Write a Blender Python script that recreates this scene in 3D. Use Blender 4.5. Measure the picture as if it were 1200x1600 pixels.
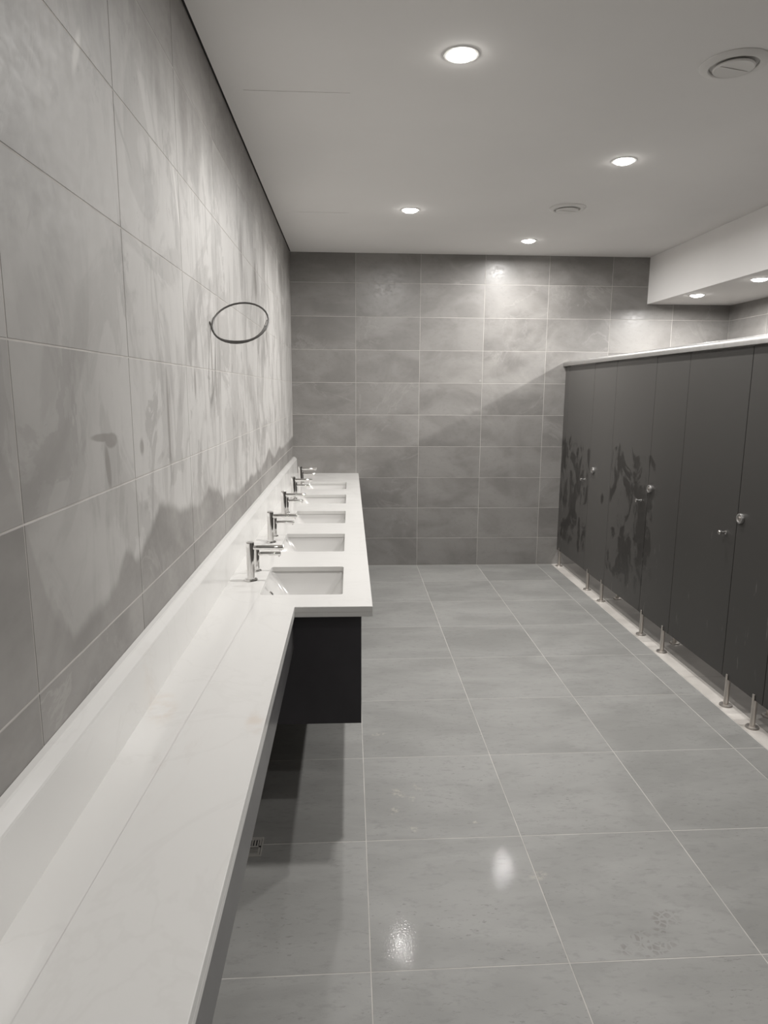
import bpy, bmesh, math, random
from mathutils import Vector, Matrix

for o in list(bpy.data.objects):
    bpy.data.objects.remove(o, do_unlink=True)
SC = bpy.context.scene
COL = SC.collection
random.seed(7)

# ------------------------------------------------------------------ camera
F_PX = 1057.3
cam_d = bpy.data.cameras.new('camera')
cam_d.sensor_fit = 'HORIZONTAL'
cam_d.sensor_width = 36.0
cam_d.lens = 36.0 * F_PX / 1200.0
cam_d.clip_start = 0.05
cam = bpy.data.objects.new('camera', cam_d)
COL.objects.link(cam)
_r = Vector((0.99874179, -0.04981058, 0.00580952))
_u = Vector((0.00304696, 0.17590693, 0.98440209))
_f = Vector((0.05005558, 0.9831458, -0.17583737))
M = Matrix((( _r.x, _u.x, -_f.x, 0.5421), (_r.y, _u.y, -_f.y, -6.4951), (_r.z, _u.z, -_f.z, 1.6967), (0, 0, 0, 1)))
cam.matrix_world = M
SC.camera = cam

# ------------------------------------------------------------------ world, exposure
world = bpy.data.worlds.new('world')
SC.world = world
world.use_nodes = True
world.node_tree.nodes['Background'].inputs[0].default_value = (0.6, 0.62, 0.65, 1)
world.node_tree.nodes['Background'].inputs[1].default_value = 0.02
SC.view_settings.view_transform = 'Standard'
SC.view_settings.look = 'None'
SC.view_settings.gamma = 1.0
SC.view_settings.use_curve_mapping = False
SC.view_settings.exposure = 0.0
LAMP_W = 25.0          # radiant power of one ceiling downlight
LAMP_NEAR_W = 9.0       # lamp above the viewer, dimmed to darken the near wall
LAMP_SIDE_W = 14.0      # lamp in front of the nearest cubicle, dimmed to darken the near floor
LAMP_SOFFIT_W = 25.0   # radiant power of one cubicle downlight
LAMP_COL = (1.0, 0.985, 0.962)
LAMP_SPREAD = 176.0

# ------------------------------------------------------------------ room dimensions (metres)
H = 2.938            # ceiling
RX = 4.157           # right wall
RY = -8.6            # rear wall (behind the camera)
SOF_X = 3.345        # soffit face
SOF_Z = 2.517        # soffit underside
Z0 = -0.0254         # wall tile course offset
WT = 0.918           # worktop height
PX = 2.600           # cubicle front panels: face
P_TOP = 1.937
P_BOT = 0.155
P_END = -4.50
THR_X = 2.555        # edge between floor tiles and pale threshold

# ------------------------------------------------------------------ helpers
def link(o, parent=None):
    COL.objects.link(o)
    if parent is not None:
        o.parent = parent
    return o

def mesh_obj(name, me, mat=None, parent=None, loc=None):
    o = bpy.data.objects.new(name, me)
    if mat is not None and not me.materials:
        me.materials.append(mat)
    link(o, parent)
    if loc is not None:
        o.location = loc
    return o

def finish(bm, name, smooth=None):
    bmesh.ops.recalc_face_normals(bm, faces=bm.faces)
    me = bpy.data.meshes.new(name)
    bm.to_mesh(me)
    bm.free()
    if smooth is not None:
        for p in me.polygons:
            p.use_smooth = True
        me.set_sharp_from_angle(angle=math.radians(smooth))
    return me

def add_box(bm, x0, x1, y0, y1, z0, z1, bevel=0.0, seg=1):
    vs = [bm.verts.new(p) for p in ((x0,y0,z0),(x1,y0,z0),(x1,y1,z0),(x0,y1,z0),(x0,y0,z1),(x1,y0,z1),(x1,y1,z1),(x0,y1,z1))]
    fs = [bm.faces.new([vs[i] for i in q]) for q in ((0,3,2,1),(4,5,6,7),(0,1,5,4),(1,2,6,5),(2,3,7,6),(3,0,4,7))]
    if bevel > 0:
        es = set(e for f in fs for e in f.edges)
        bmesh.ops.bevel(bm, geom=list(es), offset=bevel, segments=seg, affect='EDGES', profile=0.5)
    return vs

def box_mesh(name, x0, x1, y0, y1, z0, z1, bevel=0.0, seg=1, smooth=None):
    bm = bmesh.new()
    add_box(bm, x0, x1, y0, y1, z0, z1, bevel, seg)
    return finish(bm, name, smooth)

def add_lathe(bm, prof, n=32, axis='Z', org=(0,0,0)):
    """revolve (radius, height) profile; ends closed"""
    org = Vector(org)
    def pt(r, h, a):
        c, s = math.cos(a), math.sin(a)
        if axis == 'Z': v = Vector((r*c, r*s, h))
        elif axis == 'X': v = Vector((h, r*c, r*s))
        else: v = Vector((r*c, h, r*s))
        return v + org
    rings = []
    for r, h in prof:
        if r < 1e-6:
            rings.append([bm.verts.new(pt(0, h, 0))])
        else:
            rings.append([bm.verts.new(pt(r, h, 2*math.pi*k/n)) for k in range(n)])
    for A, B in zip(rings, rings[1:]):
        if len(A) == 1 and len(B) == 1: continue
        for k in range(n):
            k2 = (k+1) % n
            if len(A) == 1: bm.faces.new((A[0], B[k], B[k2]))
            elif len(B) == 1: bm.faces.new((A[k], A[k2], B[0]))
            else: bm.faces.new((A[k], A[k2], B[k2], B[k]))
    for R in (rings[0], rings[-1]):
        if len(R) > 1: bm.faces.new(R)

def lathe_mesh(name, prof, n=32, axis='Z', org=(0,0,0), smooth=35):
    bm = bmesh.new()
    add_lathe(bm, prof, n, axis, org)
    return finish(bm, name, smooth)

def ring_mesh(name, prof, n=48, smooth=35):
    """revolve a closed (r,h) loop into a ring"""
    bm = bmesh.new()
    R = [[bm.verts.new((r*math.cos(2*math.pi*k/n), r*math.sin(2*math.pi*k/n), h)) for k in range(n)] for r, h in prof]
    m = len(R)
    for i in range(m):
        A, B = R[i], R[(i+1) % m]
        for k in range(n):
            k2 = (k+1) % n
            bm.faces.new((A[k], A[k2], B[k2], B[k]))
    return finish(bm, name, smooth)

def tube_mesh(name, pts, rad, n=8, smooth=60):
    bm = bmesh.new()
    pts = [Vector(p) for p in pts]
    rings = []
    up = Vector((0.13, 0.2, 1)).normalized()
    t0 = (pts[1]-pts[0]).normalized()
    nrm = t0.cross(up).normalized()
    for i, p in enumerate(pts):
        if i == 0: t = pts[1]-pts[0]
        elif i == len(pts)-1: t = pts[-1]-pts[-2]
        else: t = pts[i+1]-pts[i-1]
        t.normalize()
        nrm = (nrm - t*nrm.dot(t)).normalized()
        b = t.cross(nrm)
        rings.append([bm.verts.new(p + rad*(math.cos(2*math.pi*k/n)*nrm + math.sin(2*math.pi*k/n)*b)) for k in range(n)])
    for A, B in zip(rings, rings[1:]):
        for k in range(n):
            bm.faces.new((A[k], A[(k+1)%n], B[(k+1)%n], B[k]))
    bm.faces.new(rings[0]); bm.faces.new(rings[-1])
    return finish(bm, name, smooth)

def tag(o, label=None, cat=None, group=None, kind=None):
    if label: o['label'] = label
    if cat: o['category'] = cat
    if group: o['group'] = group
    if kind: o['kind'] = kind
    return o

def thing(name, loc, label, cat, group=None, rz=0.0):
    o = bpy.data.objects.new(name, None)
    o.empty_display_size = 0.05
    link(o)
    o.location = loc
    o.rotation_euler = (0, 0, rz)
    return tag(o, label, cat, group)

def copy_tree(o, parent=None):
    c = o.copy()
    COL.objects.link(c)
    c.parent = parent
    for ch in list(o.children):
        copy_tree(ch, c)
    return c

# ------------------------------------------------------------------ node helpers
class NT:
    def __init__(self, name):
        self.m = bpy.data.materials.new(name)
        self.m.use_nodes = True
        self.t = self.m.node_tree
        self.b = self.t.nodes['Principled BSDF']
    def node(self, typ, **kw):
        n = self.t.nodes.new(typ)
        for k, v in kw.items():
            setattr(n, k, v)
        return n
    def put(self, sock, v):
        if isinstance(v, bpy.types.NodeSocket): self.t.links.new(v, sock)
        else: sock.default_value = v
    def bs(self, name, v):
        if name in ('Base Color',) and isinstance(v, tuple) and len(v) == 3: v = (*v, 1)
        self.put(self.b.inputs[name], v)
    def pos(self):
        return self.node('ShaderNodeNewGeometry').outputs['Position']
    def rnd(self):
        return self.node('ShaderNodeObjectInfo').outputs['Random']
    def sep(self, v):
        n = self.node('ShaderNodeSeparateXYZ'); self.put(n.inputs[0], v); return n.outputs
    def vmath(self, op, a, b):
        n = self.node('ShaderNodeVectorMath', operation=op); self.put(n.inputs[0], a); self.put(n.inputs[1], b); return n.outputs[0]
    def math(self, op, a, b=0.0, c=0.0, clamp=False):
        n = self.node('ShaderNodeMath', operation=op, use_clamp=clamp)
        self.put(n.inputs[0], a); self.put(n.inputs[1], b); self.put(n.inputs[2], c); return n.outputs[0]
    def noise(self, v, scale=5.0, detail=4.0, rough=0.5, dist=0.0, stretch=None):
        if stretch is not None: v = self.vmath('MULTIPLY', v, stretch)
        n = self.node('ShaderNodeTexNoise')
        self.put(n.inputs['Vector'], v); self.put(n.inputs['Scale'], scale); self.put(n.inputs['Detail'], detail)
        self.put(n.inputs['Roughness'], rough); self.put(n.inputs['Distortion'], dist)
        return n.outputs['Fac']
    def vor(self, v, scale, feature='F1'):
        n = self.node('ShaderNodeTexVoronoi', feature=feature)
        self.put(n.inputs['Vector'], v); self.put(n.inputs['Scale'], scale)
        return n.outputs['Distance']
    def step(self, v, a, b, lo=0.0, hi=1.0, smooth=True):
        n = self.node('ShaderNodeMapRange', interpolation_type='SMOOTHSTEP' if smooth else 'LINEAR')
        n.clamp = True
        self.put(n.inputs['Value'], v)
        for nm, val in (('From Min', a), ('From Max', b), ('To Min', lo), ('To Max', hi)):
            self.put(n.inputs[nm], val)
        return n.outputs['Result']
    def mix(self, f, a, b, mode='MIX'):
        n = self.node('ShaderNodeMix', data_type='RGBA', blend_type=mode)
        self.put(n.inputs[0], f)
        for s, v in ((n.inputs[6], a), (n.inputs[7], b)):
            if isinstance(v, tuple) and len(v) == 3: v = (*v, 1)
            self.put(s, v)
        return n.outputs[2]
    def mul(self, *a):
        r = a[0]
        for x in a[1:]: r = self.math('MULTIPLY', r, x)
        return r
    def ramp(self, v, stops):
        n = self.node('ShaderNodeValToRGB')
        cr = n.color_ramp
        while len(cr.elements) < len(stops): cr.elements.new(0.5)
        for e, (p, c) in zip(cr.elements, stops):
            e.position = p
            e.color = (c, c, c, 1) if not isinstance(c, tuple) else (*c, 1)
        self.put(n.inputs[0], v)
        return n.outputs[0]
    def bump(self, h, strength=0.2, dist=0.002):
        n = self.node('ShaderNodeBump')
        self.put(n.inputs['Height'], h); n.inputs['Strength'].default_value = strength; n.inputs['Distance'].default_value = dist
        self.put(self.b.inputs['Normal'], n.outputs[0])
    def ellipse(self, a, b, ca, cb, ra, rb, ang=0.0, soft=0.25):
        """1 inside an ellipse over coordinates a, b"""
        da = self.math('SUBTRACT', a, ca); db = self.math('SUBTRACT', b, cb)
        c, s = math.cos(ang), math.sin(ang)
        ua = self.math('ADD', self.math('MULTIPLY', da, c/ra), self.math('MULTIPLY', db, s/ra))
        ub = self.math('ADD', self.math('MULTIPLY', da, -s/rb), self.math('MULTIPLY', db, c/rb))
        d = self.math('SQRT', self.math('ADD', self.math('MULTIPLY', ua, ua), self.math('MULTIPLY', ub, ub)))
        return self.step(d, 1+soft, 1-soft)

def plain(name, col, rough=0.5, metal=0.0, spec=0.5, var=0.0, scale=6.0):
    n = NT(name)
    if var > 0:
        f = n.noise(n.pos(), scale, 4, 0.55)
        n.bs('Base Color', n.mix(n.step(f, 0.3, 0.7), tuple(c*(1-var) for c in col), tuple(min(1, c*(1+var)) for c in col)))
    else:
        n.bs('Base Color', col)
    n.bs('Roughness', rough); n.bs('Metallic', metal); n.bs('Specular IOR Level', spec)
    return n.m

# ------------------------------------------------------------------ materials
def tile_base(n, horiz, col_a, col_b, vein, grain):
    """cloudy cement look; horiz = stretch along the print's lines"""
    p = n.pos()
    r = n.rnd()
    off = n.node('ShaderNodeCombineXYZ')
    n.put(off.inputs[0], n.math('MULTIPLY', r, 37.0)); n.put(off.inputs[1], n.math('MULTIPLY', r, 19.0)); n.put(off.inputs[2], n.math('MULTIPLY', r, 53.0))
    q = n.vmath('ADD', p, off.outputs[0])
    cloud = n.noise(q, 2.2, 5, 0.55, 0.6, horiz)
    c = n.mix(n.step(cloud, 0.32, 0.68), col_a, col_b)
    fine = n.noise(q, 26, 6, 0.65, 0.2, horiz)
    c = n.mix(n.math('MULTIPLY', n.step(fine, 0.5, 0.72), grain), c, tuple(x*0.72 for x in col_a))
    vn = n.noise(q, 1.7, 6, 0.6, 1.6)
    ridge = n.math('ABSOLUTE', n.math('SUBTRACT', vn, 0.5))
    vm = n.mul(n.step(ridge, 0.022, 0.0), n.step(n.noise(q, 1.3, 2, 0.5), 0.5, 0.66), vein)
    c = n.mix(vm, c, tuple(min(1, x*1.5) for x in col_b))
    tone = n.step(r, 0.0, 1.0, 0.95, 1.05, smooth=False)
    hsv = n.node('ShaderNodeHueSaturation')
    n.put(hsv.inputs['Color'], c); n.put(hsv.inputs['Value'], tone)
    return p, q, hsv.outputs[0], fine

WALL_A = (0.235, 0.224, 0.213)
WALL_B = (0.325, 0.312, 0.298)

def mat_back_tiles():
    n = NT('back_wall_tile')
    p, q, c, fine = tile_base(n, (1, 1, 1.6), tuple(x*0.88 for x in WALL_A), tuple(x*0.86 for x in WALL_B), 0.25, 0.22)
    s = n.sep(p)
    # dried cement wipe marks
    w = n.noise(p, 2.4, 5, 0.6, 1.2, (1, 1, 1.3))
    patch = n.math('MAXIMUM', n.ellipse(s[0], s[2], 2.15, 2.05, 0.5, 0.42, 0.5, 0.6), n.ellipse(s[0], s[2], 1.75, 1.65, 0.35, 0.25, -0.4, 0.7))
    c = n.mix(n.mul(n.step(w, 0.40, 0.70), patch, 0.22), c, (0.52, 0.50, 0.47))
    spots = n.mul(n.step(n.vor(p, 2.6), 0.045, 0.02), n.step(n.noise(p, 5), 0.5, 0.6), 0.6)
    c = n.mix(spots, c, (0.6, 0.58, 0.55))
    n.bs('Base Color', c)
    n.bs('Roughness', n.step(fine, 0.3, 0.7, 0.30, 0.42))
    n.bs('Specular IOR Level', 0.45)
    n.bump(n.noise(q, 14, 5, 0.6), 0.08, 0.003)
    return n.m

def mat_left_tiles():
    n = NT('left_wall_tile')
    p, q, c, fine = tile_base(n, (1, 1, 1.4), WALL_A, WALL_B, 0.25, 0.06)
    s = n.sep(p)
    Y, Z = s[1], s[2]
    # lower edge of the dried grout film, as height over distance from the far corner
    t = n.math('DIVIDE', Y, -8.6)
    pts = [(0.0, 1.26), (0.4, 1.255), (0.9, 1.23), (1.35, 1.27), (1.55, 1.20), (1.9, 1.30), (2.3, 1.215), (2.6, 1.225), (3.2, 1.215), (3.6, 1.24), (3.85, 1.31), (4.1, 1.275),
           (4.35, 1.32), (4.56, 1.36), (4.66, 1.30), (4.80, 1.25), (4.86, 1.31), (4.93, 1.255), (5.1, 1.21), (5.2, 1.20), (5.3, 1.30), (5.38, 1.52), (5.47, 1.74), (5.58, 1.55), (5.8, 1.30), (6.3, 1.25), (8.6, 1.25)]
    edge = n.math('MULTIPLY', n.ramp(t, [(a/8.6, b/2.0) for a, b in pts]), 2.0)
    wob = n.math('MULTIPLY', n.math('SUBTRACT', n.noise(p, 4.0, 4, 0.6, 0.5, (1, 1, 0.5)), 0.5), 0.10)
    d = n.math('SUBTRACT', Z, n.math('ADD', edge, wob))
    film_lo = n.step(d, -0.006, 0.03)
    film_hi = n.step(n.math('ADD', Z, n.math('MULTIPLY', n.noise(p, 2.4, 4, 0.6, 0.4, (1, 1.6, 0.45)), 0.9)), 3.18, 2.78)
    # wiping streaks and swirls inside the film
    st = n.noise(p, 2.6, 6, 0.6, 1.6, (1, 1.5, 0.62))
    st2 = n.noise(p, 7.0, 5, 0.6, 0.6, (1, 1.7, 0.24))
    swirl = n.noise(p, 1.5, 5, 0.55, 3.2, (1, 1.0, 0.8))
    dens = n.math('ADD', n.math('MULTIPLY', n.step(st, 0.42, 0.50), 0.5), n.math('MULTIPLY', n.step(swirl, 0.43, 0.50), 0.5))
    dens = n.math('MULTIPLY', dens, n.step(st2, 0.30, 0.50, 0.74, 1.0))
    gone = n.mul(n.step(n.noise(p, 2.3, 6, 0.62, 1.8, (1, 1.5, 0.7)), 0.575, 0.60), 0.7)
    drip = n.mul(n.step(n.noise(p, 6.5, 4, 0.55, 0.5, (1, 2.2, 0.20)), 0.63, 0.69), 0.55, n.step(Y, -4.9, -3.6))
    dens = n.math('MULTIPLY', dens, n.math('SUBTRACT', 1.0, n.math('MAXIMUM', gone, drip)))
    # film thin on near tiles; its paleness cut further in place of dimmer light
    near = n.step(Y, -5.6, -4.5, 0.22, 1.0)
    film = n.math('MULTIPLY', n.mul(film_lo, film_hi, near), n.math('ADD', n.math('MULTIPLY', dens, 0.62), 0.38), clamp=True)
    c = n.mix(n.math('MULTIPLY', film, 0.85), c, (0.56, 0.546, 0.528))
    # squeegee mark and drips with clean tile showing
    mark = n.math('MAXIMUM', n.math('MAXIMUM', n.ellipse(Y, Z, -4.965, 1.592, 0.078, 0.009, -0.05, 0.2), n.ellipse(Y, Z, -4.925, 1.583, 0.040, 0.017, 0.0, 0.2)), n.ellipse(Y, Z, -4.955, 1.525, 0.015, 0.050, 0.15, 0.3))
    for (yc, zc, ra, rb) in ((-4.425, 1.60, 0.012, 0.15), (-3.74, 1.80, 0.012, 0.16), (-3.67, 1.76, 0.011, 0.13), (-3.79, 1.90, 0.007, 0.06), (-4.70, 1.55, 0.016, 0.02), (-2.4, 2.32, 0.06, 0.10), (-2.9, 2.42, 0.04, 0.12), (-1.9, 2.05, 0.03, 0.12), (-4.05, 1.72, 0.015, 0.05)):
        mark = n.math('MAXIMUM', mark, n.ellipse(Y, Z, yc, zc, ra, rb, 0.0, 0.45))
    c = n.mix(n.math('MULTIPLY', mark, 0.6), c, (0.21, 0.195, 0.18))
    # light scrape marks
    arc = n.math('MAXIMUM', n.ellipse(Y, Z, -4.2, 2.28, 0.01, 0.10, 0.3, 0.5), n.ellipse(Y, Z, -4.98, 2.36, 0.012, 0.05, -0.5, 0.5))
    c = n.mix(n.math('MULTIPLY', arc, 0.5), c, (0.75, 0.73, 0.70))
    n.bs('Base Color', c)
    n.bs('Roughness', n.math('ADD', n.step(fine, 0.3, 0.7, 0.42, 0.50), n.math('MULTIPLY', film, 0.14)))
    n.bs('Specular IOR Level', 0.22)
    n.bump(n.math('ADD', n.noise(q, 14, 5, 0.6), n.math('MULTIPLY', st, 0.6)), 0.10, 0.003)
    return n.m

def mat_floor_tiles():
    n = NT('floor_tile')
    p, q, c, fine = tile_base(n, (0.75, 1.7, 1), (0.268, 0.265, 0.254), (0.332, 0.328, 0.316), 0.0, 0.36)
    s = n.sep(p)
    X, Y = s[0], s[1]
    # pits in the print
    pits = n.mul(n.step(n.noise(q, 60, 3, 0.6, 0.0, (0.6, 1.6, 1)), 0.62, 0.70), n.step(n.noise(q, 3, 3), 0.42, 0.6), 0.5)
    c = n.mix(pits, c, (0.15, 0.145, 0.135))
    # pale plaster droppings
    for (x, y, a, b, an) in ((0.745, -3.86, 0.022, 0.035, 0.6), (0.72, -3.98, 0.016, 0.026, -0.5), (0.80, -3.90, 0.012, 0.02, 0), (0.83, -3.82, 0.012, 0.03, 0.4), (0.79, -4.10, 0.012, 0.02, 0.3), (1.21, -4.38, 0.03, 0.02, 0.2), (1.04, -4.07, 0.01, 0.01, 0), (0.68, -3.35, 0.035, 0.012, 0.2)):
        e = n.mul(n.ellipse(X, Y, x, y, a, b, an, 0.5), n.step(n.noise(p, 45, 4, 0.65), 0.42, 0.62), 0.55)
        c = n.mix(e, c, (0.50, 0.455, 0.40))
    # dusty shoe print: sole and heel with a tread grid
    warp = n.vmath('ADD', p, (0.0, 0.0, 0.0))
    tread = n.step(n.vor(warp, 46.0, 'DISTANCE_TO_EDGE'), 0.09, 0.16)
    pr = n.math('MAXIMUM', n.ellipse(X, Y, 1.475, -4.69, 0.105, 0.048, 0.28, 0.12), n.ellipse(X, Y, 1.575, -4.595, 0.050, 0.038, 0.28, 0.15))
    c = n.mix(n.mul(pr, tread, n.step(n.noise(p, 16, 3), 0.35, 0.6), 0.40), c, (0.15, 0.13, 0.12))
    pr2 = n.ellipse(X, Y, 2.03, -4.63, 0.10, 0.07, 0.4, 0.3)
    c = n.mix(n.mul(pr2, tread, n.step(n.noise(p, 16, 3), 0.4, 0.6), 0.25), c, (0.15, 0.13, 0.12))
    n.bs('Base Color', c)
    n.bs('Roughness', n.step(n.noise(p, 2.2, 4), 0.3, 0.7, 0.42, 0.52))
    n.bs('Specular IOR Level', 0.30)
    n.bs('Coat Weight', 0.045); n.bs('Coat Roughness', 0.05)
    n.bump(n.noise(p, 150, 2, 0.6), 0.19, 0.0008)
    n.t.links.new(n.b.inputs['Normal'].links[0].from_socket, n.b.inputs['Coat Normal'])
    return n.m

def mat_quartz():
    n = NT('white_quartz')
    p = n.pos()
    v = n.noise(p, 2.4, 5, 0.6, 1.4)
    ridge = n.math('ABSOLUTE', n.math('SUBTRACT', v, 0.5))
    c = n.mix(n.mul(n.step(ridge, 0.03, 0.0), 0.10), (0.67, 0.66, 0.642), (0.50, 0.48, 0.46))
    s = n.sep(p)
    st = n.math('MAXIMUM', n.ellipse(s[0], s[1], 0.075, -4.90, 0.03, 0.07, 0.2, 0.6), n.ellipse(s[0], s[1], 0.315, -4.98, 0.02, 0.05, 0.1, 0.6))
    c = n.mix(n.mul(st, n.step(n.noise(p, 22, 4), 0.35, 0.65), 0.35), c, (0.56, 0.44, 0.34))
    smear = n.mul(n.ellipse(s[0], s[1], 0.16, -5.12, 0.05, 0.20, -0.1, 0.6), n.step(n.noise(p, 14, 4, 0.6, 0, (2, 0.5, 1)), 0.5, 0.7), 0.25)
    c = n.mix(smear, c, (0.55, 0.50, 0.47))
    n.bs('Base Color', c)
    n.bs('Roughness', n.step(n.noise(p, 5, 4), 0.3, 0.7, 0.13, 0.20))
    n.bs('Specular IOR Level', 0.4)
    return n.m

def mat_laminate():
    n = NT('charcoal_laminate')
    p = n.pos()
    s = n.sep(p)
    c0 = n.mix(n.noise(p, 1.2, 3), (0.038, 0.036, 0.034), (0.048, 0.045, 0.042))
    # dry dust film, paler towards the far wall, wiped off in dark patches at hand height
    film = n.step(s[1], -2.6, -0.9, 0.05, 0.9)
    c = n.mix(n.math('MULTIPLY', film, 0.55), c0, (0.150, 0.144, 0.136))
    wn = n.noise(p, 4.2, 7, 0.66, 1.1, (1, 1.25, 0.75))
    zone = n.mul(n.step(s[2], 1.52, 1.20), n.step(s[2], 0.16, 0.32), n.step(s[1], -2.35, -1.95))
    wet = n.step(n.math('ADD', wn, n.math('MULTIPLY', n.math('SUBTRACT', zone, 1.0), 0.4)), 0.475, 0.525)
    spot = n.ellipse(s[1], s[2], -1.126, 0.842, 0.030, 0.042, 0.0, 0.3)
    wet = n.math('MAXIMUM', n.math('MULTIPLY', wet, n.step(n.math('ABSOLUTE', n.math('ADD', s[1], 1.03)), 0.235, 0.26)), spot)
    c = n.mix(n.math('MULTIPLY', wet, 0.9), c, (0.026, 0.024, 0.022))
    # pale scratches / drips
    dr = n.mul(n.step(n.noise(p, 16, 3, 0.5, 0, (1, 2.2, 0.35)), 0.68, 0.76), n.step(s[2], 1.2, 0.9), 0.45)
    c = n.mix(dr, c, (0.22, 0.21, 0.20))
    n.bs('Base Color', c)
    n.bs('Roughness', n.math('SUBTRACT', 0.46, n.math('MULTIPLY', wet, 0.12)))
    n.bs('Specular IOR Level', 0.42)
    return n.m

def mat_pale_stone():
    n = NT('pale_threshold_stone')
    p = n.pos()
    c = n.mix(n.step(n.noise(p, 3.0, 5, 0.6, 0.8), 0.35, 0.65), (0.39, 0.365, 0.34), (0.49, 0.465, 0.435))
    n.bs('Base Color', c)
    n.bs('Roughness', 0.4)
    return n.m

def mat_brushed(name, col, rough):
    n = NT(name)
    f = n.noise(n.pos(), 60, 3, 0.5, 0, (1, 1, 0.08))
    n.bs('Base Color', n.mix(f, tuple(c*0.9 for c in col), col))
    n.bs('Metallic', 1.0)
    n.bs('Roughness', n.step(f, 0.2, 0.8, rough-0.04, rough+0.05))
    return n.m

M_BACK = mat_back_tiles()
M_LEFT = mat_left_tiles()
M_FLOOR = mat_floor_tiles()
M_GROUT = plain('wall_grout', (0.50, 0.475, 0.45), 0.9, var=0.12, scale=9)
M_FGROUT = plain('floor_grout', (0.52, 0.50, 0.475), 0.9, var=0.14, scale=7)
M_CEIL = plain('ceiling_paint', (0.86, 0.845, 0.83), 0.9, spec=0.2, var=0.015, scale=1.4)
M_PAINT = plain('soffit_paint', (0.86, 0.845, 0.83), 0.85, spec=0.2, var=0.015, scale=1.4)
M_QUARTZ = mat_quartz()
M_CERAMIC = plain('white_ceramic', (0.56, 0.55, 0.535), 0.12, spec=0.5)
M_CHROME = plain('chrome', (0.78, 0.77, 0.76), 0.07, 1.0)
M_STEEL = mat_brushed('brushed_steel', (0.66, 0.62, 0.58), 0.40)
M_ALU = mat_brushed('satin_aluminium', (0.52, 0.51, 0.50), 0.45)
M_LAM = mat_laminate()
M_NAVY = plain('black_cabinet_board', (0.042, 0.039, 0.044), 0.38, spec=0.4, var=0.15, scale=3)
M_FASCIA = plain('grey_fascia_board', (0.085, 0.083, 0.085), 0.28, spec=0.5, var=0.2, scale=4)
M_STONE = mat_pale_stone()
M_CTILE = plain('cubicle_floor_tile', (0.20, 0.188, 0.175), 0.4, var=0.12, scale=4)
M_DRAIN = plain('drain_steel', (0.50, 0.48, 0.45), 0.45, 0.2)
M_WHITE = plain('white_plastic', (0.76, 0.745, 0.725), 0.45)
M_TRIMW = plain('white_lamp_rim', (0.85, 0.84, 0.82), 0.4)
M_DARK = plain('dark_gap', (0.02, 0.02, 0.02), 0.9)
M_CABLE = plain('grey_cable', (0.085, 0.08, 0.075), 0.45)
M_TAPE = plain('grey_tape', (0.22, 0.21, 0.20), 0.6)
def mat_lamp():
    n = NT('lamp_diffuser')
    n.bs('Base Color', (0.9, 0.9, 0.9))
    n.bs('Emission Color', (1.0, 0.965, 0.92, 1))
    n.bs('Emission Strength', 36.0)
    return n.m
M_LAMP = mat_lamp()

# ------------------------------------------------------------------ tiles
TG = 0.0016     # half joint
TT = 0.0009     # tile proud of the grout
_tc = {}
def tile_mesh(poly, thick, bev):
    key = tuple((round(a, 4), round(b, 4)) for a, b in poly) + (thick, bev)
    if key in _tc: return _tc[key]
    bm = bmesh.new()
    P = [Vector((a, b, 0)) for a, b in poly]
    n = len(P)
    cen = sum(P, Vector()) / n
    def inset(d):
        out = []
        for i in range(n):
            a, b, c = P[i-1], P[i], P[(i+1) % n]
            e1 = (b-a).normalized(); e2 = (c-b).normalized()
            n1 = Vector((-e1.y, e1.x, 0)); n2 = Vector((-e2.y, e2.x, 0))
            m = (n1+n2); m = m / max(0.2, m.dot(n1))
            out.append(b + m*d)
        return out
    A = [bm.verts.new(p) for p in P]
    B = [bm.verts.new(p + Vector((0, 0, thick-bev))) for p in P]
    C = [bm.verts.new(p + Vector((0, 0, thick))) for p in inset(bev)]
    for i in range(n):
        j = (i+1) % n
        bm.faces.new((A[i], A[j], B[j], B[i])); bm.faces.new((B[i], B[j], C[j], C[i]))
    bm.faces.new(C); bm.faces.new(A[::-1])
    me = finish(bm, 'tile')
    _tc[key] = me
    return me

def wall_tiles(parent, us, vs, mat, place, skip=None, name='tile'):
    """us, vs: joint positions; place(u, v) -> matrix of a tile whose local origin is there"""
    for u0, u1 in zip(us, us[1:]):
        for v0, v1 in zip(vs, vs[1:]):
            if skip and skip(u0, u1, v0, v1): continue
            w, h = u1-u0, v1-v0
            if w < 0.012 or h < 0.012: continue
            me = tile_mesh([(TG, TG), (w-TG, TG), (w-TG, h-TG), (TG, h-TG)], TT, 0.0007)
            if not me.materials: me.materials.append(mat)
            elif me.materials[0] != mat:
                k = ('m', id(me), mat.name)
                if k not in _tc:
                    m2 = me.copy(); m2.materials.clear(); m2.materials.append(mat); _tc[k] = m2
                me = _tc[k]
            o = bpy.data.objects.new(name, me)
            COL.objects.link(o)
            o.parent = parent
            o.matrix_local = place(u0, v0)

def frange(a, b, st, phase=0.0):
    """a, b and every joint phase + k*st strictly between"""
    out = [a]
    k = math.ceil((a + 0.01 - phase) / st)
    while phase + k*st < b - 0.01:
        out.append(phase + k*st); k += 1
    out.append(b)
    return out

WALL_T = 0.12
zs_full = frange(0.0, H, 0.30, Z0)
# back wall
wb = tag(mesh_obj('wall_back', box_mesh('wall_back', -WALL_T, RX+WALL_T, 0.0, WALL_T, -0.1, H+0.1), M_GROUT), 'far end wall of large grey rectangular tiles', None, None, 'structure')
def pl_back(u, v):   # local x -> +X, local y -> +Z, local z -> -Y
    return Matrix(((1, 0, 0, u), (0, 0, -1, 0.0), (0, 1, 0, v), (0, 0, 0, 1)))
wall_tiles(wb, frange(0.0, RX, 0.60), zs_full, M_BACK, pl_back, skip=lambda u0, u1, v0, v1: u0 > SOF_X and v0 > SOF_Z)
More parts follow.
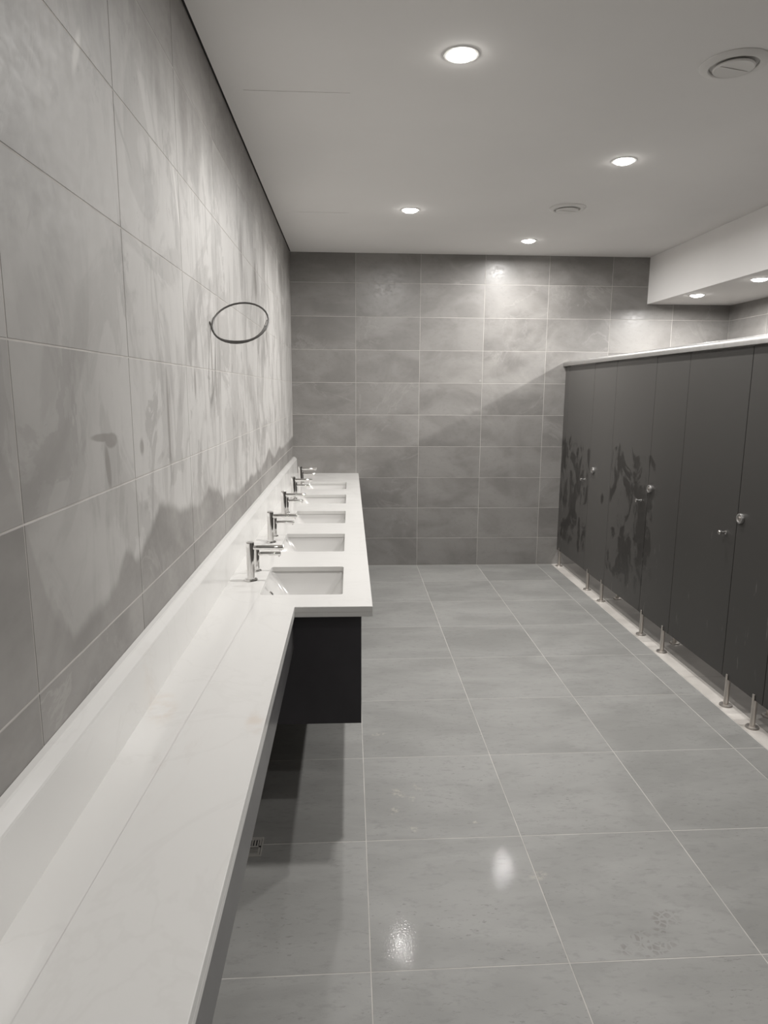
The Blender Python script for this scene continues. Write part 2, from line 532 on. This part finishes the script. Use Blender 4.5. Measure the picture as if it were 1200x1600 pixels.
# left wall
wl = tag(mesh_obj('wall_left', box_mesh('wall_left', -WALL_T, 0.0, RY, 0.0, -0.1, H+0.1), M_GROUT), 'long left wall of grey tiles smeared with pale grout haze', None, None, 'structure')
def pl_left(u, v):   # local x -> -Y? keep right-handed: x -> +Y, y -> +Z, z -> +X
    return Matrix(((0, 0, 1, 0.0), (1, 0, 0, u), (0, 1, 0, v), (0, 0, 0, 1)))
wall_tiles(wl, frange(RY, 0.0, 0.596), zs_full, M_LEFT, pl_left)
# right wall (behind the cubicles)
wr = tag(mesh_obj('wall_right', box_mesh('wall_right', RX, RX+WALL_T, RY, 0.0, -0.1, H+0.1), M_GROUT), 'right wall of grey tiles behind the cubicles', None, None, 'structure')
def pl_right(u, v):  # x -> -Y, y -> +Z, z -> -X
    return Matrix(((0, 0, -1, RX), (-1, 0, 0, -u), (0, 1, 0, v), (0, 0, 0, 1)))
wall_tiles(wr, frange(0.0, -P_END+1.2, 0.596), frange(0.0, SOF_Z, 0.30, Z0), M_BACK, pl_right)
# rear wall behind the camera
tag(mesh_obj('wall_rear', box_mesh('wall_rear', 0.0, RX, RY-WALL_T, RY, -0.1, H+0.1), M_BACK), 'rear wall behind the viewer', None, None, 'structure')

# floor: grout bed, grey tiles, pale stone from the cubicle line on
fl = tag(mesh_obj('floor', box_mesh('floor', 0.0, RX, RY, 0.0, -0.12, 0.0), M_FGROUT), 'floor of large grey cement look tiles', None, None, 'structure')
SH = 0.010
def fy(j, x):
    return 0.0 if j == 0 else max(RY, -0.594*j + SH*(x-1.4))
fx = frange(0.0, THR_X, 0.60)
FT = 0.0005
for x0, x1 in zip(fx, fx[1:]):
    for j in range(0, 15):
        a, b = x0+TG*1.1, x1-TG*1.1
        q = [(a, fy(j+1, a)+TG*1.1), (b, fy(j+1, b)+TG*1.1), (b, fy(j, b)-TG*1.1), (a, fy(j, a)-TG*1.1)]
        if q[3][1]-q[0][1] < 0.02: continue
        ox, oy = q[0]
        me = tile_mesh([(px-ox, py-oy) for px, py in q], FT, 0.0004)
        if not me.materials: me.materials.append(M_FLOOR)
        o = bpy.data.objects.new('tile', me); COL.objects.link(o); o.parent = fl; o.location = (ox, oy, 0.0)
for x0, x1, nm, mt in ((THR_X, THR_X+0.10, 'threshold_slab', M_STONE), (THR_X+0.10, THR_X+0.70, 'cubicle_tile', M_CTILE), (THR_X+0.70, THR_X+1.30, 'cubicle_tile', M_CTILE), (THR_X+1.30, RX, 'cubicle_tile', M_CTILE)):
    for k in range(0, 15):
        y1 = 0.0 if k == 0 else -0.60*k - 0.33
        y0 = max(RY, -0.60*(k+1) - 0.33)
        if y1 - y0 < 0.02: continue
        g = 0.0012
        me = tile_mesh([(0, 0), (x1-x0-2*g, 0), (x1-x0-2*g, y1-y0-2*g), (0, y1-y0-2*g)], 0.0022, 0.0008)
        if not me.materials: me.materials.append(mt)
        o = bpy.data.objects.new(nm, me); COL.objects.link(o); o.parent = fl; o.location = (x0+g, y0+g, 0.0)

# ceiling with a shadow gap along the left wall
tag(mesh_obj('ceiling', box_mesh('ceiling', 0.010, RX, RY, 0.0, H, H+0.10), M_CEIL), 'flat pale painted ceiling', None, None, 'structure')
tag(mesh_obj('trim_1', box_mesh('trim_1', 0.0, 0.010, RY, 0.0, H+0.004, H+0.10), M_DARK), 'dark shadow gap along the ceiling edge', None, None, 'structure')
tag(mesh_obj('ceiling_soffit', box_mesh('ceiling_soffit', SOF_X, RX, RY, 0.0, SOF_Z, H, 0.001), M_PAINT), 'dropped white soffit over the cubicles', None, None, 'structure')

# ------------------------------------------------------------------ worktop with upstand
SINK_Y = [-3.743, -3.026, -2.303, -1.582, -0.867]
SX0, SX1, SHY = 0.190, 0.512, 0.212
W_END = RY + 0.002
W_STEP = -4.108
WXD, WXN = 0.624, 0.338      # front edge of deep and of narrow length
SLAB = 0.022
EDGE = 0.040

def rrect(x0, x1, y0, y1, r, n=4):
    pts = []
    for cx, cy, a0 in ((x1-r, y1-r, 0), (x0+r, y1-r, 90), (x0+r, y0+r, 180), (x1-r, y0+r, 270)):
        for k in range(n+1):
            a = math.radians(a0 + 90.0*k/n)
            pts.append((cx + r*math.cos(a), cy + r*math.sin(a)))
    return pts

def worktop_mesh():
    bm = bmesh.new()
    X0 = 0.002
    outer = [(X0, -0.003), (X0, W_END), (WXN, W_END), (WXN, W_STEP), (WXD, W_STEP), (WXD, -0.003)]
    holes = [rrect(SX0, SX1, y-SHY, y+SHY, 0.012, 4) for y in SINK_Y]
    edges = []
    for loop in [outer] + holes:
        vs = [bm.verts.new((a, b, WT)) for a, b in loop]
        edges += [bm.edges.new((vs[i], vs[(i+1) % len(vs)])) for i in range(len(vs))]
    r = bmesh.ops.triangle_fill(bm, use_beauty=True, use_dissolve=False, edges=edges)
    top = [f for f in bm.faces]
    # drop triangles filling the holes
    kill = []
    for f in top:
        c = f.calc_center_median()
        if any(SX0+0.004 < c.x < SX1-0.004 and abs(c.y-y) < SHY-0.004 for y in SINK_Y): kill.append(f)
    if kill: bmesh.ops.delete(bm, geom=kill, context='FACES_ONLY')
    ext = bmesh.ops.extrude_face_region(bm, geom=list(bm.faces))
    vs = [g for g in ext['geom'] if isinstance(g, bmesh.types.BMVert)]
    bmesh.ops.translate(bm, verts=vs, vec=(0, 0, -SLAB))
    # thicker turned-down front edges
    z1, z0 = WT-SLAB+0.0001, WT-EDGE
    add_box(bm, WXN-0.022, WXN-0.0004, W_END, W_STEP+0.0003, z0, z1)
    add_box(bm, WXN-0.022, WXD-0.0004, W_STEP+0.0004, W_STEP+0.022, z0, z1)
    add_box(bm, WXD-0.022, WXD-0.0004, W_STEP+0.0221, -0.003, z0, z1)
    return finish(bm, 'worktop')

wt = mesh_obj('worktop', worktop_mesh(), M_QUARTZ)
tag(wt, 'long white stone worktop with five cut-outs and a narrower near end', 'worktop')
md = wt.modifiers.new('edge', 'BEVEL'); md.width = 0.0016; md.segments = 2; md.limit_method = 'ANGLE'; md.angle_limit = math.radians(60)
# upstand
bm = bmesh.new()
prof = [(0.002, WT), (0.040, WT), (0.036, 1.052), (0.034, 1.056), (0.019, 1.074), (0.015, 1.076), (0.002, 1.077)]
A = [bm.verts.new((a, W_END, b)) for a, b in prof]
B = [bm.verts.new((a, -0.003, b)) for a, b in prof]
for i in range(len(prof)):
    j = (i+1) % len(prof)
    bm.faces.new((A[i], A[j], B[j], B[i]))
bm.faces.new(A); bm.faces.new(B)
up = mesh_obj('upstand', finish(bm, 'upstand'), M_QUARTZ)
tag(up, 'white stone upstand along the left wall behind the taps', 'upstand')

# ------------------------------------------------------------------ basins
def basin_mesh():
    bm = bmesh.new()
    hx, hy = (SX1-SX0)/2, SHY
    zt = -SLAB
    rings = [ (hx+0.020, hy+0.020, zt, 0.03), (hx+0.003, hy+0.003, zt, 0.02), (hx, hy, zt-0.012, 0.022), (hx-0.050, hy-0.055, zt-0.075, 0.03),
              (hx-0.078, hy-0.085, zt-0.108, 0.03), (hx-0.100, hy-0.110, zt-0.116, 0.03), (0.024, 0.024, zt-0.119, 0.0235) ]
    L = []
    for a, b, z, r in rings:
        L.append([bm.verts.new((x, y, z)) for x, y in rrect(-a, a, -b, b, min(r, a*0.98, b*0.98), 5)])
    outer = [(0.024, 0.024, zt-0.131, 0.0235), (hx-0.095, hy-0.105, zt-0.128, 0.03), (hx-0.07, hy-0.077, zt-0.120, 0.03), (hx-0.040, hy-0.045, zt-0.085, 0.03), (hx+0.010, hy+0.010, zt-0.02, 0.03), (hx+0.020, hy+0.020, zt-0.012, 0.03)]
    for a, b, z, r in outer:
        L.append([bm.verts.new((x, y, z)) for x, y in rrect(-a, a, -b, b, min(r, a*0.98, b*0.98), 5)])
    m = len(L); n = len(L[0])
    for i in range(m):
        A, B = L[i], L[(i+1) % m]
        for k in range(n):
            bm.faces.new((A[k], A[(k+1) % n], B[(k+1) % n], B[k]))
    return finish(bm, 'basin', 50)

me_basin = basin_mesh()
me_waste = lathe_mesh('waste', [(0.0, -0.1375), (0.028, -0.1375), (0.031, -0.1385), (0.031, -0.1405), (0.020, -0.1412), (0.020, -0.19), (0.0, -0.19)], 28)
me_ovr = ring_mesh('overflow_ring', [(0.007, 0.0), (0.007, 0.003), (0.009, 0.0045), (0.012, 0.003), (0.0125, 0.0)], 24)
me_ovh = lathe_mesh('overflow_hole', [(0.0, 0.0012), (0.0072, 0.0012), (0.0072, -0.001), (0.0, -0.001)], 20)
ORD = ['nearest', 'second', 'middle', 'fourth', 'farthest']
sx = (SX0+SX1)/2
sl = math.atan2(0.063, 0.050)   # slope of the side wall
for i, y in enumerate(SINK_Y):
    lab = ['white undermount basin nearest the viewer, beside the worktop step', 'white undermount basin second from the near end of the worktop', 'white undermount basin in the middle of the row of five',
           'white undermount basin second from the far tiled wall', 'white undermount basin next to the far tiled wall'][i]
    t = thing('basin', (sx, y, WT), lab, 'sink', 'undermount basins in the worktop')
    mesh_obj('bowl', me_basin, M_CERAMIC, t)
    tag(mesh_obj('waste', me_waste, M_CHROME, t), 'round chrome waste')
    o = mesh_obj('overflow', me_ovr, M_CHROME, t)
    tag(o, 'small chrome overflow ring')
    # on the sloping wall-side face, half-way down
    fx_, fz_ = -(SX1-SX0)/2 + 0.021, -SLAB - 0.012 - 0.0265
    nrm = Vector((0.063, 0, 0.050)).normalized()
    rot = Vector((0, 0, 1)).rotation_difference(nrm)
    o.rotation_mode = 'QUATERNION'; o.rotation_quaternion = rot
    o.location = Vector((fx_, 0.0, fz_))
    h = mesh_obj('overflow_hole', me_ovh, M_DARK, o)

# ------------------------------------------------------------------ taps and soap dispensers
def tap_proto():
    t = thing('basin_tap', (0, 0, 0), 'x', 'tap', 'tall taps along the worktop')
    mesh_obj('base_flange', lathe_mesh('base_flange', [(0.0, 0.0), (0.0265, 0.0), (0.0275, 0.002), (0.026, 0.0065), (0.018, 0.0085), (0.0, 0.0085)], 36), M_CHROME, t)
    mesh_obj('body', lathe_mesh('body', [(0.0, 0.006), (0.0162, 0.006), (0.0162, 0.158), (0.0155, 0.1615), (0.0135, 0.1635), (0.0, 0.164)], 36), M_CHROME, t)
    mesh_obj('spout', lathe_mesh('spout', [(0.0, 0.006), (0.0098, 0.006), (0.0098, 0.135), (0.0088, 0.1372), (0.0, 0.1372)], 28, 'X', (0, 0, 0.140)), M_CHROME, t)
    mesh_obj('aerator', lathe_mesh('aerator', [(0.0, -0.0125), (0.0060, -0.0125), (0.0068, -0.011), (0.0068, -0.004), (0.0, -0.004)], 20, 'Z', (0.124, 0, 0.140)), M_CHROME, t)
    return t
def disp_proto():
    t = thing('soap_dispenser', (0, 0, 0), 'x', 'dispenser', 'slim dispensers beside the taps')
    mesh_obj('base_flange', lathe_mesh('base_flange', [(0.0, 0.0), (0.0185, 0.0), (0.0195, 0.002), (0.018, 0.005), (0.013, 0.007), (0.0, 0.007)], 32), M_CHROME, t)
    mesh_obj('body', lathe_mesh('body', [(0.0, 0.005), (0.0112, 0.005), (0.0112, 0.099), (0.0098, 0.1025), (0.0, 0.103)], 32), M_CHROME, t)
    mesh_obj('spout', lathe_mesh('spout', [(0.0, 0.004), (0.0088, 0.004), (0.0088, 0.103), (0.0078, 0.105), (0.0, 0.105)], 24, 'X', (0, 0, 0.078)), M_CHROME, t)
    mesh_obj('nozzle', lathe_mesh('nozzle', [(0.0, -0.0145), (0.0036, -0.0145), (0.0042, -0.005), (0.0, -0.005)], 16, 'Z', (0.096, 0, 0.078)), M_CHROME, t)
    return t
tp, dp = tap_proto(), disp_proto()
TAPL = ['tall chrome tap at the basin nearest the viewer', 'tall chrome tap at the second basin from the viewer', 'tall chrome tap at the middle basin', 'tall chrome tap at the fourth basin, second from the far wall', 'tall chrome tap at the last basin by the far tiled wall']
DSPL = ['short chrome spout behind the tall tap at the nearest basin', 'short chrome spout behind the tall tap at the second basin', 'short chrome spout behind the tall tap at the middle basin', 'short chrome spout behind the tall tap at the fourth basin', 'short chrome spout behind the tall tap at the farthest basin']
for i, y in enumerate(SINK_Y):
    a = tp if i == 0 else copy_tree(tp)
    a.location = (0.130, y-0.005, WT); a['label'] = TAPL[i]
    b = dp if i == 0 else copy_tree(dp)
    b.location = (0.135, y+0.145, WT); b['label'] = DSPL[i]

# ------------------------------------------------------------------ wall-hung black cabinets
CX, CZ0, CZ1 = 0.580, 0.442, WT-EDGE-0.0005
edges_y = [-4.080, -3.385, -2.665, -1.943, -1.225, -0.004]
CABL = ['black wall-hung cabinet under the nearest basin, bare end panel facing the viewer', 'black wall-hung cabinet under the second basin', 'black wall-hung cabinet under the middle basin', 'black wall-hung cabinet under the fourth basin', 'black wall-hung cabinet under the last basin against the far wall']
for i in range(5):
    y0, y1 = edges_y[i]+0.0006, edges_y[i+1]-0.0006
    t = thing('vanity_cabinet', (0.003, (y0+y1)/2, CZ0), CABL[i], 'cabinet', 'black cabinets under the worktop')
    hw = (y1-y0)/2; hh = CZ1-CZ0; xd = CX-0.022
    for nm, bx in (('side_panel', (0, xd, -hw, -hw+0.018, 0, hh)), ('side_panel', (0, xd, hw-0.018, hw, 0, hh)),
                   ('bottom_panel', (0, xd, -hw+0.0182, hw-0.0182, 0, 0.018)), ('back_panel', (0, 0.012, -hw+0.0182, hw-0.0182, 0.0182, hh-0.06))):
        x1_ = bx[1]
        if nm == 'side_panel' and i == 0 and bx[2] < 0: x1_ = CX   # finished end covers the door edge
        mesh_obj(nm, box_mesh(nm, bx[0], x1_, *bx[2:], 0.0008), M_NAVY, t)
    nd = 2
    s0 = -hw + (0.0195 if i == 0 else 0.0015)
    wd = (hw - 0.0015 - s0 - 0.003)/2
    for k in range(nd):
        a = s0 + k*(wd+0.003)
        mesh_obj('door', box_mesh('door', xd+0.001, CX-0.003, a, a+wd, 0.002, hh-0.022, 0.001), M_NAVY, t)

# fascia board under the narrow length
tag(mesh_obj('fascia_board', box_mesh('fascia_board', WXN-0.027, WXN-0.008, W_END, -4.0815, 0.748, WT-EDGE-0.0004, 0.001), M_FASCIA), 'dark grey fascia board below the narrow near length of worktop', 'fascia')

# ------------------------------------------------------------------ floor drain
dr = thing('floor_drain', (0.155, -4.185, FT), 'small square steel floor drain with slotted grate under the worktop edge', 'drain')
def frame_mesh(s, w, h):
    bm = bmesh.new()
    add_box(bm, -s, s, -s, -s+w, 0, h, 0.0005); add_box(bm, -s, s, s-w, s, 0, h, 0.0005)
    add_box(bm, -s, -s+w, -s+w, s-w, 0, h, 0.0005); add_box(bm, s-w, s, -s+w, s-w, 0, h, 0.0005)
    return finish(bm, 'frame')
mesh_obj('frame', frame_mesh(0.054, 0.006, 0.004), M_DRAIN, dr)
mesh_obj('sump', box_mesh('sump', -0.0475, 0.0475, -0.0475, 0.0475, 0.0, 0.0008), M_DARK, dr)
g = bmesh.new()
def gbar(x0, x1, y0, y1): add_box(g, x0, x1, y0, y1, 0.001, 0.0034)
S = 0.0465
gbar(-S, S, -0.004, 0.004); gbar(-0.004, 0.004, -S, -0.0042); gbar(-0.004, 0.004, 0.0042, S)
gbar(-S, S, S-0.007, S); gbar(-S, S, -S, -S+0.007); gbar(-S, -S+0.007, -S+0.0071, S-0.0071); gbar(S-0.007, S, -S+0.0071, S-0.0071)
for k in range(3):
    u = 0.0105 + k*0.0105
    gbar(u, u+0.0055, 0.0041, S-0.0071); gbar(-u-0.0055, -u, -S+0.0071, -0.0041)
    gbar(0.0041, S-0.0071, -u-0.0055, -u); gbar(-S+0.0071, -0.0041, u, u+0.0055)
tag(mesh_obj('grate', finish(g, 'grate'), M_DRAIN, dr), 'steel grate with slots in four directions')

# ------------------------------------------------------------------ cubicle fronts
PT = 0.013     # panel thickness
def foot(parent, y):
    """slotted steel foot holding a panel's lower edge; parent sits at (PX, ?, 0)"""
    z = 0.0024
    f = mesh_obj('foot', lathe_mesh('foot', [(0.0, z+0.004), (0.0135, z+0.004), (0.0135, P_BOT-0.0006), (0.0, P_BOT-0.0006)], 24), M_STEEL, parent, (PT/2, y, 0))
    bm = bmesh.new()
    add_box(bm, -0.0125, -PT/2-0.0006, -0.0085, 0.0085, P_BOT-0.0008, P_BOT+0.030, 0.0025, 2)
    add_box(bm, PT/2+0.0006, 0.0125, -0.0085, 0.0085, P_BOT-0.0008, P_BOT+0.030, 0.0025, 2)
    mesh_obj('clamp', finish(bm, 'clamp', 40), M_STEEL, f)
    mesh_obj('base_flange', lathe_mesh('base_flange', [(0.0, z), (0.033, z), (0.034, z+0.003), (0.032, z+0.008), (0.014, z+0.010), (0.0, z+0.010)], 32), M_STEEL, f)
    return f

def panel(name, y0, y1, parent, z0=P_BOT, z1=P_TOP):
    return mesh_obj(name, box_mesh(name, 0, PT, y0, y1, z0, z1, 0.001), M_LAM, parent)

PIL = [(-0.004, -0.120, [-0.088]), (-0.795, -1.268, [-0.895, -1.226]), (-1.958, -2.405, [-2.003, -2.330]), (-3.056, -3.428, [-3.109, -3.358]), (-4.080, -4.490, [-4.150, -4.42])]
PILL = ['narrow charcoal panel of the cubicle front against the far wall', 'charcoal panel between the first and second cubicle doors from the far wall', 'charcoal panel between the second and third cubicle doors from the far wall', 'charcoal panel between the third and fourth cubicle doors from the far wall', 'charcoal end panel of the cubicle front at the near end']
for (a, b, feet), lab in zip(PIL, PILL):
    t = thing('pilaster_panel', (PX, (a+b)/2, 0.0), lab, 'partition panel', 'fixed panels of the cubicle front')
    c = (a+b)/2
    panel('panel', b-c+0.001, a-c-0.001, t)
    for fyy in feet: foot(t, fyy-c)

DOORS = [(-0.122, -0.793), (-1.270, -1.956), (-2.407, -3.054), (-3.430, -4.078)]
DOORL = ['charcoal cubicle door nearest the far wall, dusty with wiped dark patches', 'charcoal cubicle door second from the far wall, smeared with dark wet patches', 'dark charcoal cubicle door third from the far wall', 'dark charcoal cubicle door at the right edge, nearest the viewer']
for i, ((a, b), lab) in enumerate(zip(DOORS, DOORL)):
    t = thing('cubicle_door', (PX, (a+b)/2, 0.0), lab, 'door', 'cubicle doors')
    c = (a+b)/2
    panel('panel', b-c+0.002, a-c-0.002, t, P_BOT+0.002, P_TOP-0.003)
    yb = b-c
    # round indicator lock at the closing edge, peg handle beside it
    lk = mesh_obj('lock_indicator', lathe_mesh('lock_indicator', [(0.0, 0.0), (0.026, 0.0), (0.027, -0.013), (0.0262, -0.0148), (0.024, -0.0155), (0.0185, -0.0155), (0.018, -0.0135), (0.0, -0.0135)], 32, 'X'), M_ALU, t, (-0.0002, yb+0.012-0.045, 1.047))
    if i == 0: lk.location.y = yb+0.012-0.10
    lk.location.y = yb - 0.040 if i else yb - 0.100
    tag(lk, 'round satin metal lock indicator')
    mesh_obj('indicator_window', lathe_mesh('indicator_window', [(0.0, -0.0137), (0.0115, -0.0137), (0.0115, -0.0160), (0.010, -0.0166), (0.0, -0.0166)], 24, 'X'), M_STEEL, lk)
    mesh_obj('coin_slot', box_mesh('coin_slot', -0.0174, -0.0167, -0.0012, 0.0012, -0.0055, 0.0055), M_DARK, lk)
    hd = mesh_obj('handle', lathe_mesh('handle', [(0.0, -0.0002), (0.0105, -0.0002), (0.0105, -0.004), (0.0065, -0.005), (0.0065, -0.027), (0.0075, -0.028), (0.0120, -0.031), (0.0120, -0.040), (0.0105, -0.042), (0.0, -0.042)], 28, 'X'), M_CHROME, t, (0, yb+0.092, 0.946))
    tag(hd, 'small chrome peg handle')

# dividers between the cubicles, each on feet
DIVL = ['charcoal divider between the first and second cubicles', 'charcoal divider between the second and third cubicles', 'charcoal divider between the third and fourth cubicles', 'charcoal divider closing the near end of the cubicle row']
for y, lab in zip((-1.168, -2.180, -3.240, -4.482), DIVL):
    t = thing('divider_panel', (PX+PT, y, 0.0), lab, 'partition panel', 'dividers between the cubicles')
    mesh_obj('panel', box_mesh('panel', 0.0015, RX-0.003-PX-PT, -PT/2, PT/2, P_BOT, P_TOP-0.002, 0.001), M_LAM, t)
    for xx in (0.155, 1.3):
        f = foot(t, 0.0)
        f.location = (xx, 0, 0); f.rotation_euler = (0, 0, math.pi/2)

# head rail
bm = bmesh.new()
prof = []
for k in range(15):
    a = math.pi*(1 - k/14.0)
    prof.append((PX+PT/2 + 0.033*math.cos(a), P_TOP+0.022+0.026*math.sin(a)))
prof += [(PX+PT/2+0.033, P_TOP+0.003), (PX+PT/2+0.029, P_TOP+0.0005), (PX+PT/2-0.029, P_TOP+0.0005), (PX+PT/2-0.033, P_TOP+0.003)]
A = [bm.verts.new((a, P_END, b)) for a, b in prof]; B = [bm.verts.new((a, -0.003, b)) for a, b in prof]
for i in range(len(prof)):
    j = (i+1) % len(prof)
    bm.faces.new((A[i], A[j], B[j], B[i]))
bm.faces.new(A); bm.faces.new(B)
tag(mesh_obj('head_rail', finish(bm, 'head_rail', 40), M_ALU), 'rounded pale aluminium rail along the top of the cubicle front', 'rail')

# ------------------------------------------------------------------ ceiling fittings
def downlight_proto(watt):
    t = thing('downlight', (0, 0, 0), 'x', 'downlight', 'ceiling downlights')
    mesh_obj('rim', ring_mesh('rim', [(0.0530, -0.0004), (0.0530, -0.003), (0.056, -0.0042), (0.066, -0.003), (0.068, -0.0004)]), M_TRIMW, t)
    mesh_obj('diffuser', lathe_mesh('diffuser', [(0.0, -0.0185), (0.02, -0.0172), (0.036, -0.0135), (0.047, -0.0085), (0.0525, -0.003), (0.0525, -0.001), (0.0, -0.001)], 40), M_LAMP, t)
    ld = bpy.data.lights.new('downlight_glow', 'AREA')
    ld.shape = 'DISK'
    ld.size = 0.095
    ld.energy = watt
    ld.color = LAMP_COL
    ld.spread = math.radians(LAMP_SPREAD)
    lo = bpy.data.objects.new('downlight_glow', ld)
    link(lo, t)
    lo.location = (0, 0, -0.0200)
    return t
def downlight(proto, first, loc, label, group):
    t = proto if first else copy_tree(proto)
    t.location = loc; t['label'] = label; t['group'] = group
    return t
dlp = downlight_proto(LAMP_W)
dls = downlight_proto(LAMP_SOFFIT_W)
dln = downlight_proto(LAMP_NEAR_W)
dlr = downlight_proto(LAMP_SIDE_W)
MAIN = [((0.963, -3.72), 'glowing ceiling downlight nearest the viewer, upper middle of the picture'), ((0.966, -1.509), 'glowing ceiling downlight above the basins nearer the far wall'),
        ((2.036, -2.606), 'glowing ceiling downlight right of the middle, between the two round vents'), ((2.035, -0.614), 'glowing ceiling downlight closest to the far tiled wall'),
        ((0.965, -6.40), 'ceiling downlight over the near end of the worktop'), ((2.035, -5.20), 'ceiling downlight in front of the nearest cubicle')]
for i, ((a, b), lab) in enumerate(MAIN):
    downlight((dlp, dlp, dlp, dlp, dln, dlr)[i], i in (0, 4, 5), (a, b, H), lab, 'downlights in the main ceiling')
SOFL = [((3.496, -0.642), 'soffit downlight over the cubicle nearest the far wall'), ((3.53, -1.483), 'soffit downlight over the second cubicle, at the right edge'), ((3.53, -2.72), 'soffit downlight over the third cubicle'), ((3.53, -3.86), 'soffit downlight over the fourth cubicle')]
for i, ((a, b), lab) in enumerate(SOFL):
    downlight(dls, i == 0, (a, b, SOF_Z), lab, 'downlights in the soffit')

def vent_proto():
    t = thing('ceiling_vent', (0, 0, 0), 'x', 'vent', 'round ceiling vents')
    mesh_obj('rim', ring_mesh('rim', [(0.088, -0.0004), (0.088, -0.010), (0.092, -0.0135), (0.100, -0.0135), (0.121, -0.006), (0.124, -0.003), (0.124, -0.0004)], 56), M_WHITE, t)
    mesh_obj('throat', lathe_mesh('throat', [(0.0, -0.0004), (0.0875, -0.0004), (0.0875, -0.0016), (0.0, -0.0016)], 40), M_WHITE, t)
    mesh_obj('stem', lathe_mesh('stem', [(0.0, -0.0016), (0.012, -0.0016), (0.012, -0.012), (0.0, -0.012)], 16), M_WHITE, t)
    d = mesh_obj('disc', lathe_mesh('disc', [(0.0, -0.012), (0.072, -0.012), (0.075, -0.014), (0.075, -0.018), (0.071, -0.021), (0.066, -0.020), (0.03, -0.0185), (0.0, -0.0185)], 48), M_WHITE, t)
    mesh_obj('rib', box_mesh('rib', -0.066, 0.066, -0.0025, 0.0025, -0.0212, -0.0192, 0.0006), M_WHITE, d)
    return t
vp = vent_proto()
vp.location = (2.015, -3.715, H); vp.rotation_euler[2] = 0.25; vp['label'] = 'large round white ceiling vent at the upper right corner'
v2 = copy_tree(vp); v2.location = (2.034, -1.637, H); v2['label'] = 'round white ceiling vent farther off, between two glowing downlights'

def hatch(x0, x1, y0, y1, lab):
    t = thing('access_hatch', ((x0+x1)/2, (y0+y1)/2, H), lab, 'hatch', 'ceiling access hatches')
    a, b = (x1-x0)/2, (y1-y0)/2
    mesh_obj('panel', box_mesh('panel', -a, a, -b, b, -0.0016, -0.0003, 0.0004), M_CEIL, t)
hatch(0.10, 0.547, -3.362, -2.915, 'faint square access hatch in the ceiling, nearer the viewer')
hatch(0.10, 0.540, -1.400, -0.960, 'faint square access hatch in the ceiling, nearer the far wall')

# ------------------------------------------------------------------ coil of cable hanging from the left wall
cb = thing('cable_coil', (0.0, -3.75, 1.94), 'loop of thin dark cable sticking out of the left tiled wall', 'cable')
pts = []
R0 = 0.111
cx, cy_, cz = 0.114, 0.02, 0.018
tilt = math.radians(42)
ax1 = Vector((0.985, 0.0, 0.12)).normalized()
ax2 = Vector((-0.10, math.sin(tilt), math.cos(tilt))).normalized()
cen = Vector((cx, cy_, cz))
pts.append(Vector((0.001, -0.012, 0.018)))
pts.append(Vector((0.006, -0.010, 0.006)))
N = 46
for k in range(N+1):
    a = math.radians(195) + math.radians(510)*k/N
    w = 1.0 - 0.055*max(0, (k-26)/20.0)*(1 if k > 26 else 0)
    off = Vector((0, 0.004, 0.003))*math.sin(k*0.7) if k > 30 else Vector((0, 0, 0))
    pts.append(cen + ax1*R0*w*math.cos(a) + ax2*R0*w*math.sin(a) + off)
mesh_obj('cable', tube_mesh('cable', pts, 0.0038, 8), M_CABLE, cb)
e = pts[-1]
mesh_obj('tape', tube_mesh('tape', [pts[-1]-(pts[-1]-pts[-2])*0.6, pts[-1], pts[-1]+(pts[-1]-pts[-2])*0.8], 0.0050, 8), M_TAPE, cb)
